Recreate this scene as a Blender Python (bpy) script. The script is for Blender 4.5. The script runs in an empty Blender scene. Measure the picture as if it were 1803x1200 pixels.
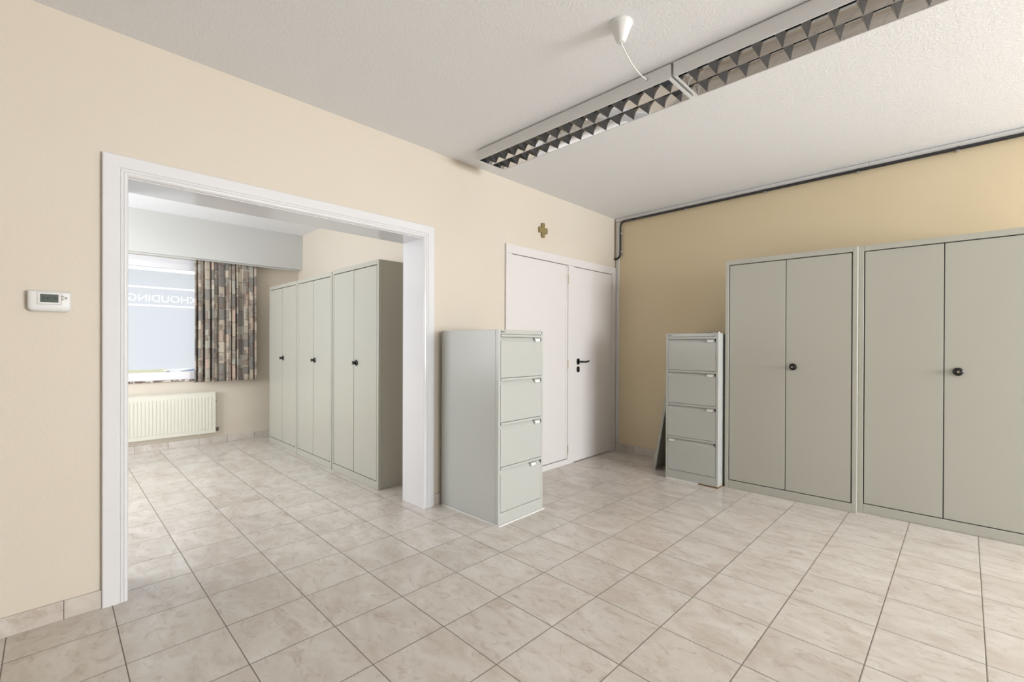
import bpy, bmesh, math, random
from mathutils import Vector, Matrix
random.seed(7)
C = bpy.context.scene.collection
S = bpy.context.scene
R = math.radians

# ------------------------------------------------------------------ camera
W_PX, H_PX = 1803.0, 1200.0
F_PX, CY = 805.17, 608.27
YAW, ROLL, PITCH = 0.78146, 0.00339, -0.00319
cam_d = bpy.data.cameras.new('camera'); cam = bpy.data.objects.new('camera', cam_d); C.objects.link(cam)
cam_d.sensor_width = 36.0; cam_d.sensor_fit = 'HORIZONTAL'
cam_d.lens = F_PX / W_PX * 36.0
cam_d.shift_y = (CY - H_PX / 2) / W_PX
cam_d.clip_start = 0.05
_f = Vector((-math.sin(YAW) * math.cos(PITCH), math.cos(YAW) * math.cos(PITCH), math.sin(PITCH)))
_r = Vector((math.cos(YAW), math.sin(YAW), 0)); _u = _r.cross(_f)
_rr = _r * math.cos(ROLL) + _u * math.sin(ROLL); _uu = -_r * math.sin(ROLL) + _u * math.cos(ROLL)
M = Matrix((_rr, _uu, -_f)).transposed().to_4x4(); M.translation = Vector((1.6046, -0.8682, 1.2267))
cam.matrix_world = M
S.camera = cam

# ------------------------------------------------------------------ world, daylight, exposure
S.view_settings.view_transform = 'Standard'; S.view_settings.look = 'None'
S.view_settings.gamma = 1.0; S.view_settings.use_curve_mapping = False
S.view_settings.exposure = 0.0
wd = bpy.data.worlds.new('overcast_sky'); S.world = wd; wd.use_nodes = True
wd.node_tree.nodes['Background'].inputs[0].default_value = (0.93, 0.965, 1.0, 1)
wd.node_tree.nodes['Background'].inputs[1].default_value = 1.45

def daylight(name, loc, direction, sx, sz, power, col=(0.93, 0.97, 1.0)):
    l = bpy.data.lights.new(name, 'AREA'); l.shape = 'RECTANGLE'; l.size = sx; l.size_y = sz
    l.energy = power; l.color = col
    o = bpy.data.objects.new(name, l); C.objects.link(o); o.location = loc
    o.rotation_euler = Vector(direction).to_track_quat('-Z', 'Y').to_euler()
    return o
# daylight entering by the garden window beside the camera; an added lamp brightens the far room from out of view
daylight('daylight_garden_window', (6.46, 2.25, 1.55), (-1, -0.12, 0.10), 2.3, 1.5, 322, (0.935, 0.96, 1.0))
daylight('added_far_room_light', (-3.3, -2.36, 1.5), (0, 1, 0.35), 2.2, 1.4, 88, (0.935, 0.96, 1.0))

H = 2.69

# ------------------------------------------------------------------ material helpers
def lin(c):
    return tuple((x / 255 / 12.92 if x / 255 <= 0.04045 else ((x / 255 + 0.055) / 1.055) ** 2.4) for x in c) + (1,)
def mat(name, col, rough=0.5, metal=0.0, spec=0.5, coat=0.0):
    m = bpy.data.materials.new(name); m.use_nodes = True
    b = m.node_tree.nodes['Principled BSDF']
    b.inputs['Base Color'].default_value = lin(col); b.inputs['Roughness'].default_value = rough
    b.inputs['Metallic'].default_value = metal; b.inputs['Specular IOR Level'].default_value = spec
    b.inputs['Coat Weight'].default_value = coat
    return m
class NT:
    def __init__(s, m): s.t = m.node_tree; s.b = s.t.nodes.get('Principled BSDF')
    def n(s, ty, **kw):
        o = s.t.nodes.new(ty)
        for k, v in kw.items():
            if k.startswith('i_'):
                key = k[2:]; key = int(key) if key.isdigit() else key.replace('_', ' ')
                o.inputs[key].default_value = v
            else: setattr(o, k, v)
        return o
    def l(s, a, b): s.t.links.new(a, b)
    def math(s, op, a, b=None, c=None):
        o = s.n('ShaderNodeMath', operation=op)
        for i, v in enumerate((a, b, c)):
            if v is None: continue
            if isinstance(v, (int, float)): o.inputs[i].default_value = v
            else: s.l(v, o.inputs[i])
        return o.outputs[0]
    def mix(s, fac, a, b, blend='MIX'):
        o = s.n('ShaderNodeMix', data_type='RGBA', blend_type=blend)
        for i, v in ((0, fac), (6, a), (7, b)):
            if isinstance(v, (int, float)): o.inputs[i].default_value = v
            elif isinstance(v, tuple): o.inputs[i].default_value = v
            else: s.l(v, o.inputs[i])
        return o.outputs[2]
    def ramp(s, fac, *stops):
        o = s.n('ShaderNodeValToRGB'); e = o.color_ramp.elements
        while len(e) < len(stops): e.new(0.5)
        for k, (p, c) in enumerate(stops): e[k].position = p; e[k].color = c
        s.l(fac, o.inputs[0]); return o.outputs[0]
    def bump(s, h, strength, dist):
        o = s.n('ShaderNodeBump'); o.inputs['Strength'].default_value = strength; o.inputs['Distance'].default_value = dist
        s.l(h, o.inputs['Height']); s.l(o.outputs[0], s.b.inputs['Normal']); return o
    def obj(s): return s.n('ShaderNodeTexCoord').outputs['Object']

def plaster(name, col, rough, bscale, bdist, col2=None, vary=0.6, stain=False):
    m = mat(name, col, rough, spec=0.25); t = NT(m); co = t.obj()
    n1 = t.n('ShaderNodeTexNoise', i_Scale=bscale, i_Detail=6.0, i_Roughness=0.6); t.l(co, n1.inputs['Vector'])
    t.bump(n1.outputs[0], 0.5, bdist)
    if col2:
        n2 = t.n('ShaderNodeTexNoise', i_Scale=1.3, i_Detail=5.0); t.l(co, n2.inputs['Vector'])
        c = t.mix(t.math('MULTIPLY', n2.outputs[0], vary), lin(col), lin(col2))
        if stain:
            n3 = t.n('ShaderNodeTexNoise', i_Scale=9.0, i_Detail=8.0, i_Roughness=0.7); t.l(co, n3.inputs['Vector'])
            k = t.ramp(n3.outputs[0], (0.70, (0, 0, 0, 1)), (0.80, (1, 1, 1, 1)))
            v = t.n('ShaderNodeTexVoronoi', i_Scale=3.1); t.l(co, v.inputs['Vector'])
            sp = t.ramp(v.outputs['Distance'], (0.0, (1, 1, 1, 1)), (0.018, (0, 0, 0, 1)))
            f = t.math('MULTIPLY', t.math('ADD', t.math('MULTIPLY', k, 0.5), sp), 0.45)
            c = t.mix(f, c, lin((130, 105, 75)))
        t.l(c, t.b.inputs['Base Color'])
    return m

def tile_material(name, floor=True, T=1 / 3.0):
    m = mat(name, (205, 196, 184), 0.28, spec=0.5); t = NT(m); co = t.obj()
    sx = t.n('ShaderNodeSeparateXYZ'); t.l(co, sx.inputs[0])
    fx = t.math('DIVIDE', sx.outputs[0], T); fy = t.math('DIVIDE', sx.outputs[1], T)
    ix = t.math('FLOOR', fx); iy = t.math('FLOOR', fy)
    def edge(f): 
        g = t.math('FRACT', f); return t.math('MINIMUM', g, t.math('SUBTRACT', 1.0, g))
    e = t.math('MINIMUM', edge(fx), edge(fy)) if floor else edge(fx)
    grout = t.ramp(e, (0.0035, (1, 1, 1, 1)), (0.0065, (0, 0, 0, 1)))
    cid = t.n('ShaderNodeCombineXYZ'); t.l(ix, cid.inputs[0]); t.l(iy, cid.inputs[1])
    wn = t.n('ShaderNodeTexWhiteNoise', noise_dimensions='3D'); t.l(cid.outputs[0], wn.inputs['Vector'])
    off = t.n('ShaderNodeVectorMath', operation='SCALE', i_Scale=17.0); t.l(wn.outputs['Color'], off.inputs[0])
    add = t.n('ShaderNodeVectorMath', operation='ADD'); t.l(co, add.inputs[0]); t.l(off.outputs[0], add.inputs[1])
    mp = t.n('ShaderNodeMapping'); t.l(add.outputs[0], mp.inputs[0]); mp.inputs['Scale'].default_value = (1.0, 1.7, 1.0); mp.inputs['Rotation'].default_value = (0, 0, 0.6)
    nb = t.n('ShaderNodeTexNoise', i_Scale=4.0, i_Detail=5.0, i_Roughness=0.6, i_Distortion=0.8); t.l(mp.outputs[0], nb.inputs['Vector'])
    ns = t.n('ShaderNodeTexNoise', i_Scale=11.0, i_Detail=9.0, i_Roughness=0.72, i_Distortion=1.2); t.l(mp.outputs[0], ns.inputs['Vector'])
    base = t.ramp(nb.outputs[0], (0.30, lin((198, 187, 176))), (0.5, lin((209, 202, 193))), (0.70, lin((219, 214, 207))))
    st = t.ramp(ns.outputs[0], (0.52, (0, 0, 0, 1)), (0.72, (1, 1, 1, 1)))
    c1 = t.mix(t.math('MULTIPLY', st, 0.55), base, lin((158, 138, 122)))
    st2 = t.ramp(ns.outputs[0], (0.28, (1, 1, 1, 1)), (0.42, (0, 0, 0, 1)))
    c1 = t.mix(t.math('MULTIPLY', st2, 0.35), c1, lin((222, 218, 210)))
    tone = t.math('ADD', 0.97, t.math('MULTIPLY', wn.outputs['Value'], 0.06))
    hs = t.n('ShaderNodeHueSaturation'); t.l(tone, hs.inputs['Value']); t.l(c1, hs.inputs['Color'])
    # small specks of dirt lying about
    v = t.n('ShaderNodeTexVoronoi', i_Scale=3.3); t.l(co, v.inputs['Vector'])
    ng = t.n('ShaderNodeTexNoise', i_Scale=1.1); t.l(co, ng.inputs['Vector'])
    wob = t.n('ShaderNodeTexNoise', i_Scale=60.0); t.l(co, wob.inputs['Vector'])
    sp = t.math('LESS_THAN', t.math('MULTIPLY', v.outputs['Distance'], t.math('ADD', 0.4, wob.outputs[0])), t.math('MULTIPLY', 0.030, t.math('SUBTRACT', ng.outputs[0], 0.16)))
    c2 = t.mix(t.math('MULTIPLY', sp, 0.75), hs.outputs[0], lin((96, 78, 62)))
    c3 = t.mix(grout, c2, lin((98, 88, 78)))
    t.l(c3, t.b.inputs['Base Color'])
    rr = t.ramp(ns.outputs[0], (0.3, (0.17,) * 3 + (1,)), (0.7, (0.27,) * 3 + (1,)))
    t.l(t.math('ADD', t.math('MULTIPLY', grout, 0.4), rr), t.b.inputs['Roughness'])
    bev = t.ramp(e, (0.0035, (0, 0, 0, 1)), (0.014, (1, 1, 1, 1)))
    hh = t.math('ADD', bev, t.math('MULTIPLY', ns.outputs[0], 0.35))
    t.bump(hh, 0.45, 0.0012)
    return m

M_wall = plaster('cream_wall_paint', (222, 214, 201), 0.5, 90.0, 0.0012, (218, 207, 190), 0.8)
M_wallB = plaster('cream_wall_paint_marked', (225, 210, 180), 0.6, 90.0, 0.0012, (218, 200, 162), 0.8, stain=True)
M_ceil = plaster('stippled_ceiling_paint', (243, 244, 246), 0.85, 95.0, 0.008)
M_tile = tile_material('marbled_floor_tile')
M_skirt = tile_material('skirting_tile', False, 0.30)
M_white = mat('glossy_white_woodwork', (230, 230, 232), 0.14)
M_door = plaster('satin_white_door', (226, 222, 220), 0.42, 30.0, 0.0003)
M_pelmet = mat('grey_white_pelmet', (212, 213, 211), 0.6)
def steel(name, col, rough=0.38):
    m = mat(name, col, rough, spec=0.5); t = NT(m); co = t.obj()
    n = t.n('ShaderNodeTexNoise', i_Scale=2.5, i_Detail=3.0); t.l(co, n.inputs['Vector'])
    rr = t.ramp(n.outputs[0], (0.3, (rough - .04,) * 3 + (1,)), (0.7, (rough + .05,) * 3 + (1,)))
    n2 = t.n('ShaderNodeTexNoise', i_Scale=350.0, i_Detail=2.0); t.l(co, n2.inputs['Vector']); t.bump(n2.outputs[0], 0.25, 0.0004)
    return m
M_steel = steel('grey_painted_steel', (181, 180, 169), 0.28)
M_fsteel = steel('pale_grey_painted_steel', (189, 191, 186), 0.28)
M_dark = mat('dark_gap', (16, 16, 15), 0.9)
M_black = mat('black_plastic', (20, 20, 21), 0.22)
M_chrome = mat('polished_chrome', (215, 215, 215), 0.12, 1.0)
M_mirror = mat('mirror_louvre_metal', (222, 223, 225), 0.03, 1.0)
M_lampwhite = mat('white_lamp_housing', (232, 233, 234), 0.35)
M_blade = mat('louvre_metal_dark_reflection', (92, 94, 97), 0.06, 1.0)  # dark tone stands for the dim cavity that the mirror blades reflect
M_cavity = mat('unlit_lamp_interior', (120, 121, 122), 0.6)
M_tube = mat('white_lamp_tube', (235, 236, 238), 0.25)
M_plastic = mat('white_plastic', (228, 228, 226), 0.35)
M_trunk = mat('white_trunking_plastic', (222, 221, 218), 0.4)
M_pipe = mat('black_pipe', (44, 45, 48), 0.35)
M_pipe2 = mat('grey_pipe_sleeve', (84, 80, 72), 0.5)
M_clip = mat('grey_pipe_clip', (170, 168, 160), 0.45)
M_board = mat('white_laminate_board', (238, 238, 236), 0.4)
M_chip = mat('brown_chipboard', (128, 92, 58), 0.8)
M_rad = mat('cream_radiator_enamel', (222, 220, 207), 0.3)
M_hinge = mat('worn_brass_hinge', (206, 196, 176), 0.4, 0.3)
M_lcd = mat('dark_green_display', (88, 98, 94), 0.2)
M_ink = mat('black_print', (40, 46, 46), 0.6)
M_label = mat('white_card', (240, 240, 238), 0.6)
M_holder = mat('grey_card_holder', (176, 177, 170), 0.35)
M_olive = plaster('olive_painted_wood', (142, 128, 88), 0.6, 60.0, 0.001)
M_sill = mat('marble_sill', (110, 90, 84), 0.2)
_t = NT(M_sill); _co = _t.obj(); _n = _t.n('ShaderNodeTexNoise', i_Scale=16.0, i_Detail=8.0, i_Distortion=1.5); _t.l(_co, _n.inputs['Vector'])
_t.l(_t.ramp(_n.outputs[0], (0.42, lin((84, 62, 58))), (0.52, lin((120, 98, 90))), (0.58, lin((200, 192, 186)))), _t.b.inputs['Base Color'])
M_pvc = mat('white_window_frame', (232, 232, 236), 0.3)

def glass_material():
    m = bpy.data.materials.new('clear_glass'); m.use_nodes = True; t = m.node_tree; t.nodes.clear()
    o = t.nodes.new('ShaderNodeOutputMaterial'); mx = t.nodes.new('ShaderNodeMixShader')
    tr = t.nodes.new('ShaderNodeBsdfTransparent'); g = t.nodes.new('ShaderNodeBsdfGlossy'); g.inputs['Roughness'].default_value = 0.02
    mx.inputs[0].default_value = 0.06
    t.links.new(tr.outputs[0], mx.inputs[1]); t.links.new(g.outputs[0], mx.inputs[2]); t.links.new(mx.outputs[0], o.inputs[0])
    return m
M_glass = glass_material()
def film_material():
    m = bpy.data.materials.new('frosted_window_film'); m.use_nodes = True; t = m.node_tree; t.nodes.clear()
    o = t.nodes.new('ShaderNodeOutputMaterial'); mx = t.nodes.new('ShaderNodeMixShader')
    tr = t.nodes.new('ShaderNodeBsdfTranslucent'); tr.inputs[0].default_value = (0.80, 0.825, 0.86, 1)
    d = t.nodes.new('ShaderNodeBsdfDiffuse'); d.inputs[0].default_value = (0.8, 0.82, 0.85, 1)
    mx.inputs[0].default_value = 0.10
    t.links.new(tr.outputs[0], mx.inputs[1]); t.links.new(d.outputs[0], mx.inputs[2]); t.links.new(mx.outputs[0], o.inputs[0])
    return m
M_film = film_material()

def curtain_material():
    m = mat('printed_patchwork_fabric', (150, 140, 125), 0.95, spec=0.1); t = NT(m)
    uv = t.n('ShaderNodeTexCoord').outputs['UV']
    sx = t.n('ShaderNodeSeparateXYZ'); t.l(uv, sx.inputs[0])
    def blocks(w, h, seed):
        cu = t.math('DIVIDE', t.math('ADD', sx.outputs[0], seed), w); ci = t.math('FLOOR', cu)
        w1 = t.n('ShaderNodeTexWhiteNoise', noise_dimensions='1D'); t.l(t.math('ADD', ci, seed), w1.inputs['W'])
        cv = t.math('ADD', t.math('DIVIDE', sx.outputs[1], t.math('MULTIPLY', h, t.math('ADD', 0.7, t.math('MULTIPLY', w1.outputs['Value'], 0.8)))), t.math('MULTIPLY', w1.outputs['Value'], 9.0)); ri = t.math('FLOOR', cv)
        cb = t.n('ShaderNodeCombineXYZ'); t.l(ci, cb.inputs[0]); t.l(ri, cb.inputs[1]); cb.inputs[2].default_value = seed
        w2 = t.n('ShaderNodeTexWhiteNoise', noise_dimensions='3D'); t.l(cb.outputs[0], w2.inputs['Vector'])
        def ed(f):
            g = t.math('FRACT', f); return t.math('MINIMUM', g, t.math('SUBTRACT', 1.0, g))
        e = t.math('MINIMUM', ed(cu), t.math('MULTIPLY', ed(cv), h / w))
        return w2.outputs['Value'], w2.outputs['Color'], e
    v1, c1, e1 = blocks(0.085, 0.12, 0.3)
    col = t.ramp(v1, (0.0, lin((140, 138, 134))), (0.16, lin((164, 156, 144))), (0.36, lin((190, 180, 164))), (0.54, lin((204, 194, 178))), (0.68, lin((176, 174, 164))), (0.82, lin((194, 174, 160))), (0.93, lin((128, 124, 120))))
    col.node.color_ramp.interpolation = 'CONSTANT'
    v2, c2, e2 = blocks(0.040, 0.060, 4.1)
    col = t.mix(t.math('MULTIPLY', t.math('GREATER_THAN', v2, 0.80), 0.75), col, lin((136, 122, 112)))
    col = t.mix(t.math('MULTIPLY', t.math('LESS_THAN', v2, 0.12), 0.6), col, lin((126, 126, 126)))
    n = t.n('ShaderNodeTexNoise', i_Scale=70.0, i_Detail=4.0, i_Distortion=3.0); t.l(uv, n.inputs['Vector'])
    scrib = t.ramp(n.outputs[0], (0.53, (0, 0, 0, 1)), (0.6, (1, 1, 1, 1)))
    col = t.mix(t.math('MULTIPLY', scrib, 0.4), col, lin((112, 92, 84)))
    n4 = t.n('ShaderNodeTexNoise', i_Scale=30.0, i_Detail=3.0); t.l(uv, n4.inputs['Vector'])
    ed = t.ramp(t.math('ADD', e1, t.math('MULTIPLY', t.math('SUBTRACT', n4.outputs[0], 0.5), 0.12)), (0.02, (1, 1, 1, 1)), (0.08, (0, 0, 0, 1)))
    col = t.mix(t.math('MULTIPLY', ed, 0.6), col, lin((100, 90, 84)))
    t.l(col, t.b.inputs['Base Color'])
    w = t.n('ShaderNodeTexNoise', i_Scale=500.0); t.l(uv, w.inputs['Vector']); t.bump(w.outputs[0], 0.3, 0.0005)
    return m
M_curtain = curtain_material()

# ------------------------------------------------------------------ mesh helpers
def box(bm, x0, x1, y0, y1, z0, z1, bev=0.0, seg=2):
    vs = [bm.verts.new(p) for p in ((x0, y0, z0), (x1, y0, z0), (x1, y1, z0), (x0, y1, z0), (x0, y0, z1), (x1, y0, z1), (x1, y1, z1), (x0, y1, z1))]
    fs = [bm.faces.new([vs[i] for i in q]) for q in ((0, 3, 2, 1), (4, 5, 6, 7), (0, 1, 5, 4), (1, 2, 6, 5), (2, 3, 7, 6), (3, 0, 4, 7))]
    if bev > 0:
        es = list({e for f in fs for e in f.edges})
        bmesh.ops.bevel(bm, geom=es, offset=bev, segments=seg, affect='EDGES', profile=0.5)
def prism(bm, pts, a0, a1, axis='z'):
    """extrude a 2-D outline between a0 and a1 along an axis"""
    def P(p, a):
        return {'z': (p[0], p[1], a), 'y': (p[0], a, p[1]), 'x': (a, p[0], p[1])}[axis]
    A = [bm.verts.new(P(p, a0)) for p in pts]; B = [bm.verts.new(P(p, a1)) for p in pts]
    n = len(pts)
    bm.faces.new(A); bm.faces.new(B[::-1])
    for i in range(n): bm.faces.new((A[i], A[(i + 1) % n], B[(i + 1) % n], B[i]))
def lathe(bm, prof, centre=(0, 0, 0), axis='z', n=32):
    """prof: list of (radius, height)"""
    rings = []
    for r, h in prof:
        ring = []
        for k in range(n):
            a = 2 * math.pi * k / n; u, v = r * math.cos(a), r * math.sin(a)
            p = {'z': (u, v, h), 'x': (h, u, v), 'y': (u, h, v)}[axis]
            ring.append(bm.verts.new((p[0] + centre[0], p[1] + centre[1], p[2] + centre[2])))
        rings.append(ring)
    for a, b in zip(rings, rings[1:]):
        for k in range(n): bm.faces.new((a[k], a[(k + 1) % n], b[(k + 1) % n], b[k]))
    bm.faces.new(rings[0][::-1]); bm.faces.new(rings[-1])
def tube(bm, pts, r, n=16):
    pts = [Vector(p) for p in pts]; rings = []; ref = None
    for i, p in enumerate(pts):
        d = (pts[min(i + 1, len(pts) - 1)] - pts[max(i - 1, 0)]).normalized()
        if ref is None:
            ref = d.cross(Vector((0, 0, 1)) if abs(d.z) < 0.9 else Vector((1, 0, 0))).normalized()
        else: ref = (ref - d * ref.dot(d)).normalized()
        b = d.cross(ref)
        rings.append([bm.verts.new(p + (ref * math.cos(2 * math.pi * k / n) + b * math.sin(2 * math.pi * k / n)) * r) for k in range(n)])
    for a, b in zip(rings, rings[1:]):
        for k in range(n): bm.faces.new((a[k], a[(k + 1) % n], b[(k + 1) % n], b[k]))
    bm.faces.new(rings[0][::-1]); bm.faces.new(rings[-1])
def smooth_path(pts, sub=8):
    P = [Vector(p) for p in pts]; out = []
    for i in range(len(P) - 1):
        p0, p1, p2, p3 = P[max(i - 1, 0)], P[i], P[i + 1], P[min(i + 2, len(P) - 1)]
        for k in range(sub):
            t = k / sub
            out.append(0.5 * ((2 * p1) + (p2 - p0) * t + (2 * p0 - 5 * p1 + 4 * p2 - p3) * t * t + (3 * p1 - p0 - 3 * p2 + p3) * t ** 3))
    out.append(P[-1]); return out
def fin(name, bm, m, parent=None, smooth=None, loc=None, rotz=0.0):
    bmesh.ops.recalc_face_normals(bm, faces=bm.faces)
    me = bpy.data.meshes.new(name); bm.to_mesh(me); bm.free(); me.materials.append(m)
    o = bpy.data.objects.new(name, me); C.objects.link(o)
    if parent: o.parent = parent
    if loc is not None: o.location = loc
    if rotz: o.rotation_euler.z = rotz
    if smooth is not None:
        for p in me.polygons: p.use_smooth = True
        me.set_sharp_from_angle(angle=R(smooth))
    return o
def nb(): return bmesh.new()
def bobj(name, m, dims, parent=None, bev=0.0, **kw):
    b = nb(); box(b, *dims, bev=bev); return fin(name, b, m, parent, **kw)
def thing(name, label, cat, loc=(0, 0, 0), rotz=0.0, group=None):
    o = bpy.data.objects.new(name, None); C.objects.link(o); o.empty_display_size = 0.1
    o.location = loc; o.rotation_euler = (0, 0, rotz); o['label'] = label; o['category'] = cat
    if group: o['group'] = group
    return o
def tag(o, label, cat, group=None, kind=None):
    o['label'] = label; o['category'] = cat
    if group: o['group'] = group
    if kind: o['kind'] = kind
    return o
def struct(o, label, cat): o['kind'] = 'structure'; o['label'] = label; o['category'] = cat; return o
def text_mesh(name, body, size, m, parent, matrix, extrude=0.0, stretch=1.0):
    cu = bpy.data.curves.new(name, 'FONT'); cu.body = body; cu.size = size; cu.extrude = extrude
    tmp = bpy.data.objects.new('tmp', cu); C.objects.link(tmp); bpy.context.view_layer.update()
    me = bpy.data.meshes.new_from_object(tmp.evaluated_get(bpy.context.evaluated_depsgraph_get()))
    bpy.data.objects.remove(tmp); me.transform(Matrix.Diagonal((stretch, 1, 1, 1))); me.transform(matrix)
    me.materials.clear(); me.materials.append(m)
    o = bpy.data.objects.new(name, me); C.objects.link(o); o.parent = parent
    return o

# ------------------------------------------------------------------ shell
# the wall with the opening runs a little off square: local x = out of wall, local y = along it
LW_LOC, LW_ROT = (-1.2534, 0, 0), math.atan(0.0163)
BW_LOC, BW_ROT = (0, 3.765, 0), -math.atan(0.018)
OS0, OS1, OZ = -0.625, 1.105, 2.03       # rough opening in the wall
# floor (object origin = world origin keeps the tile joints in register)
struct(bobj('floor', M_tile, (-5.25, 6.7, -3.3, 4.2, -0.12, 0)), 'beige marbled square floor tiles running through both rooms', 'floor')
struct(bobj('ceiling', M_ceil, (-5.25, 6.7, -3.3, 4.2, H, H + 0.15)), 'white stippled plaster ceiling', 'ceiling')
b = nb()
box(b, -0.235, 0, -3.4, OS0, 0, H); box(b, -0.235, 0, OS1, 3.95, 0, H); box(b, -0.235, 0, OS0, OS1, OZ, H)
struct(fin('wall_left', b, M_wall, loc=LW_LOC, rotz=LW_ROT), 'cream painted wall with the wide white framed opening', 'wall')
struct(bobj('wall_back', M_wallB, (-1.7, 6.5, 0, 0.2, 0, H), loc=BW_LOC, rotz=BW_ROT), 'yellowish cream wall behind the grey steel cupboards', 'wall')
def wall_x(name, x0, x1, y0, y1, hole, m, label):
    b = nb(); a0, a1, z0, z1 = hole
    box(b, x0, x1, y0, a0, 0, H); box(b, x0, x1, a1, y1, 0, H); box(b, x0, x1, a0, a1, 0, z0); box(b, x0, x1, a0, a1, z1, H)
    return struct(fin(name, b, m), label, 'wall')
def wall_y(name, y0, y1, x0, x1, hole, m, label):
    b = nb(); a0, a1, z0, z1 = hole
    box(b, x0, a0, y0, y1, 0, H); box(b, a1, x1, y0, y1, 0, H); box(b, a0, a1, y0, y1, 0, z0); box(b, a0, a1, y0, y1, z1, H)
    return struct(fin(name, b, m), label, 'wall')
WX = -4.95
wall_x('wall_street', WX - 0.2, WX, -2.5, 1.75, (-1.75, 0.80, 0.80, 2.215), M_wall, 'cream wall around the street window of the far room')
wall_x('wall_right', 6.5, 6.7, -3.3, 4.1, (1.10, 3.40, 0.75, 2.35), M_wall, 'cream wall with the garden window')
struct(bobj('wall_front', mat('dull_beige_wall', (176, 164, 148), 0.7), (-1.6, 6.5, -3.3, -3.1, 0, H)), 'beige wall behind the camera', 'wall')
wall_y('wall_far_left', -2.6, -2.4, WX, -1.48, (-4.45, -2.15, 0.75, 2.25), M_wall, 'cream side wall of the far room')
struct(bobj('wall_far_right', M_wall, (WX, -1.49, 1.54, 1.74, 0, H)), 'cream wall behind the three cupboards in the far room', 'wall')

def window(name, parent_loc, rot, w, h, label, mullions=1, film=False, frame=0.075, depth=0.06):
    """local x along the wall, y outwards, z up; origin at the middle of the sill"""
    t = bpy.data.objects.new(name, None); C.objects.link(t); t.location = parent_loc; t.rotation_euler.z = rot
    struct(t, label, 'window')
    b = nb()
    box(b, -w / 2, w / 2, 0, depth, 0, frame, 0.004); box(b, -w / 2, w / 2, 0, depth, h - frame, h, 0.004)
    box(b, -w / 2, -w / 2 + frame, 0.001, depth - .001, frame, h - frame, 0.004); box(b, w / 2 - frame, w / 2, 0.001, depth - .001, frame, h - frame, 0.004)
    for k in range(mullions):
        x = -w / 2 + w * (k + 1) / (mullions + 1); box(b, x - 0.035, x + 0.035, 0.002, depth - .002, frame, h - frame, 0.004)
    fin('window_frame', b, M_pvc, t)
    bobj('pane', M_glass, (-w / 2 + frame, w / 2 - frame, depth * 0.45, depth * 0.45 + 0.004, frame, h - frame), t)
    return t
window('window_2', (6.56, 2.25, 0.75), -math.pi / 2, 2.3, 1.6, 'garden window in the side wall', 2)
window('added_window_3', (-3.3, -2.46, 0.75), math.pi, 2.3, 1.5, 'unseen window added to light the far room', 1)  # invented opening, put in to hold the far room's extra light

# street window with frosted film and clear lettering
w1 = thing('window_1', 'street window with frosted film, two clear lines and mirrored lettering', 'window', (0, 0, 0)); w1['kind'] = 'structure'
Y0, Y1, Z0, Z1 = -1.75, 0.80, 0.80, 2.215
GX = WX - 0.035
b = nb()
fz0, fz1 = 0.888, 2.092
for (x0, x1, a, c, d, e) in ((WX - 0.075, WX - 0.012, Y0, Y1, Z0, fz0), (WX - 0.075, WX - 0.012, Y0, Y1, fz1, Z1)):
    box(b, x0, x1, a, c, d, e, 0.004)
box(b, WX - 0.074, WX - 0.013, Y0, Y0 + 0.09, fz0, fz1, 0.004); box(b, WX - 0.074, WX - 0.013, Y1 - 0.09, Y1, fz0, fz1, 0.004)
fin('window_frame', b, M_pvc, w1)
b = nb()   # raised beads of the frame
box(b, WX - 0.012, WX - 0.004, Y0, Y1, 0.80, 0.822, 0.003); box(b, WX - 0.012, WX - 0.002, Y0, Y1, 2.185, 2.213, 0.003); box(b, WX - 0.012, WX - 0.006, Y0, Y1, 2.150, 2.166, 0.002)
fin('frame_bead', b, M_pvc, w1)
bobj('pane', M_glass, (GX - 0.006, GX - 0.002, Y0 + 0.09, Y1 - 0.09, fz0, fz1), w1)
def film_piece(z0, z1):
    b = nb(); vs = [b.verts.new(p) for p in ((GX, Y0 + 0.09, z0), (GX, Y1 - 0.09, z0), (GX, Y1 - 0.09, z1), (GX, Y0 + 0.09, z1))]; b.faces.new(vs)
    return b
fb = nb()
for z0, z1 in ((1.869, 2.050), (0.925, 1.646)):
    vs = [fb.verts.new(p) for p in ((GX, Y0 + 0.09, z0), (GX, Y1 - 0.09, z0), (GX, Y1 - 0.09, z1), (GX, Y0 + 0.09, z1))]; fb.faces.new(vs)
fin('frosted_film', fb, M_film, w1)
# band between the lines: the letters are cut out of the film
cu = bpy.data.curves.new('band', 'FONT'); cu.body = 'KHOUDING'; cu.size = 0.108
tmp = bpy.data.objects.new('band', cu); C.objects.link(tmp)
bpy.ops.object.select_all(action='DESELECT'); tmp.select_set(True); bpy.context.view_layer.objects.active = tmp
bpy.ops.object.convert(target='CURVE')
tmp = bpy.context.view_layer.objects.active; cv = tmp.data
xs = [p.co.x for s in cv.splines for p in (s.bezier_points if s.type == 'BEZIER' else s.points)]
ys = [p.co.y for s in cv.splines for p in (s.bezier_points if s.type == 'BEZIER' else s.points)]
kx = 0.632 / (max(xs) - min(xs)); kz = 0.079 / (max(ys) - min(ys)); mx, my = min(xs), min(ys)
YK, ZK = 0.362, 1.698
def inv(y, z): return (mx + (YK - y) / kx, my + (z - ZK) / kz)
sp = cv.splines.new('POLY'); sp.points.add(3); sp.use_cyclic_u = True
for pt, (y, z) in zip(sp.points, ((Y1 - 0.09, 1.664), (Y0 + 0.09, 1.664), (Y0 + 0.09, 1.851), (Y1 - 0.09, 1.851))):
    q = inv(y, z); pt.co = (q[0], q[1], 0, 1)
cv.dimensions = '2D'; cv.fill_mode = 'BOTH'
bpy.context.view_layer.update()
me = bpy.data.meshes.new_from_object(tmp.evaluated_get(bpy.context.evaluated_depsgraph_get())); bpy.data.objects.remove(tmp)
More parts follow.
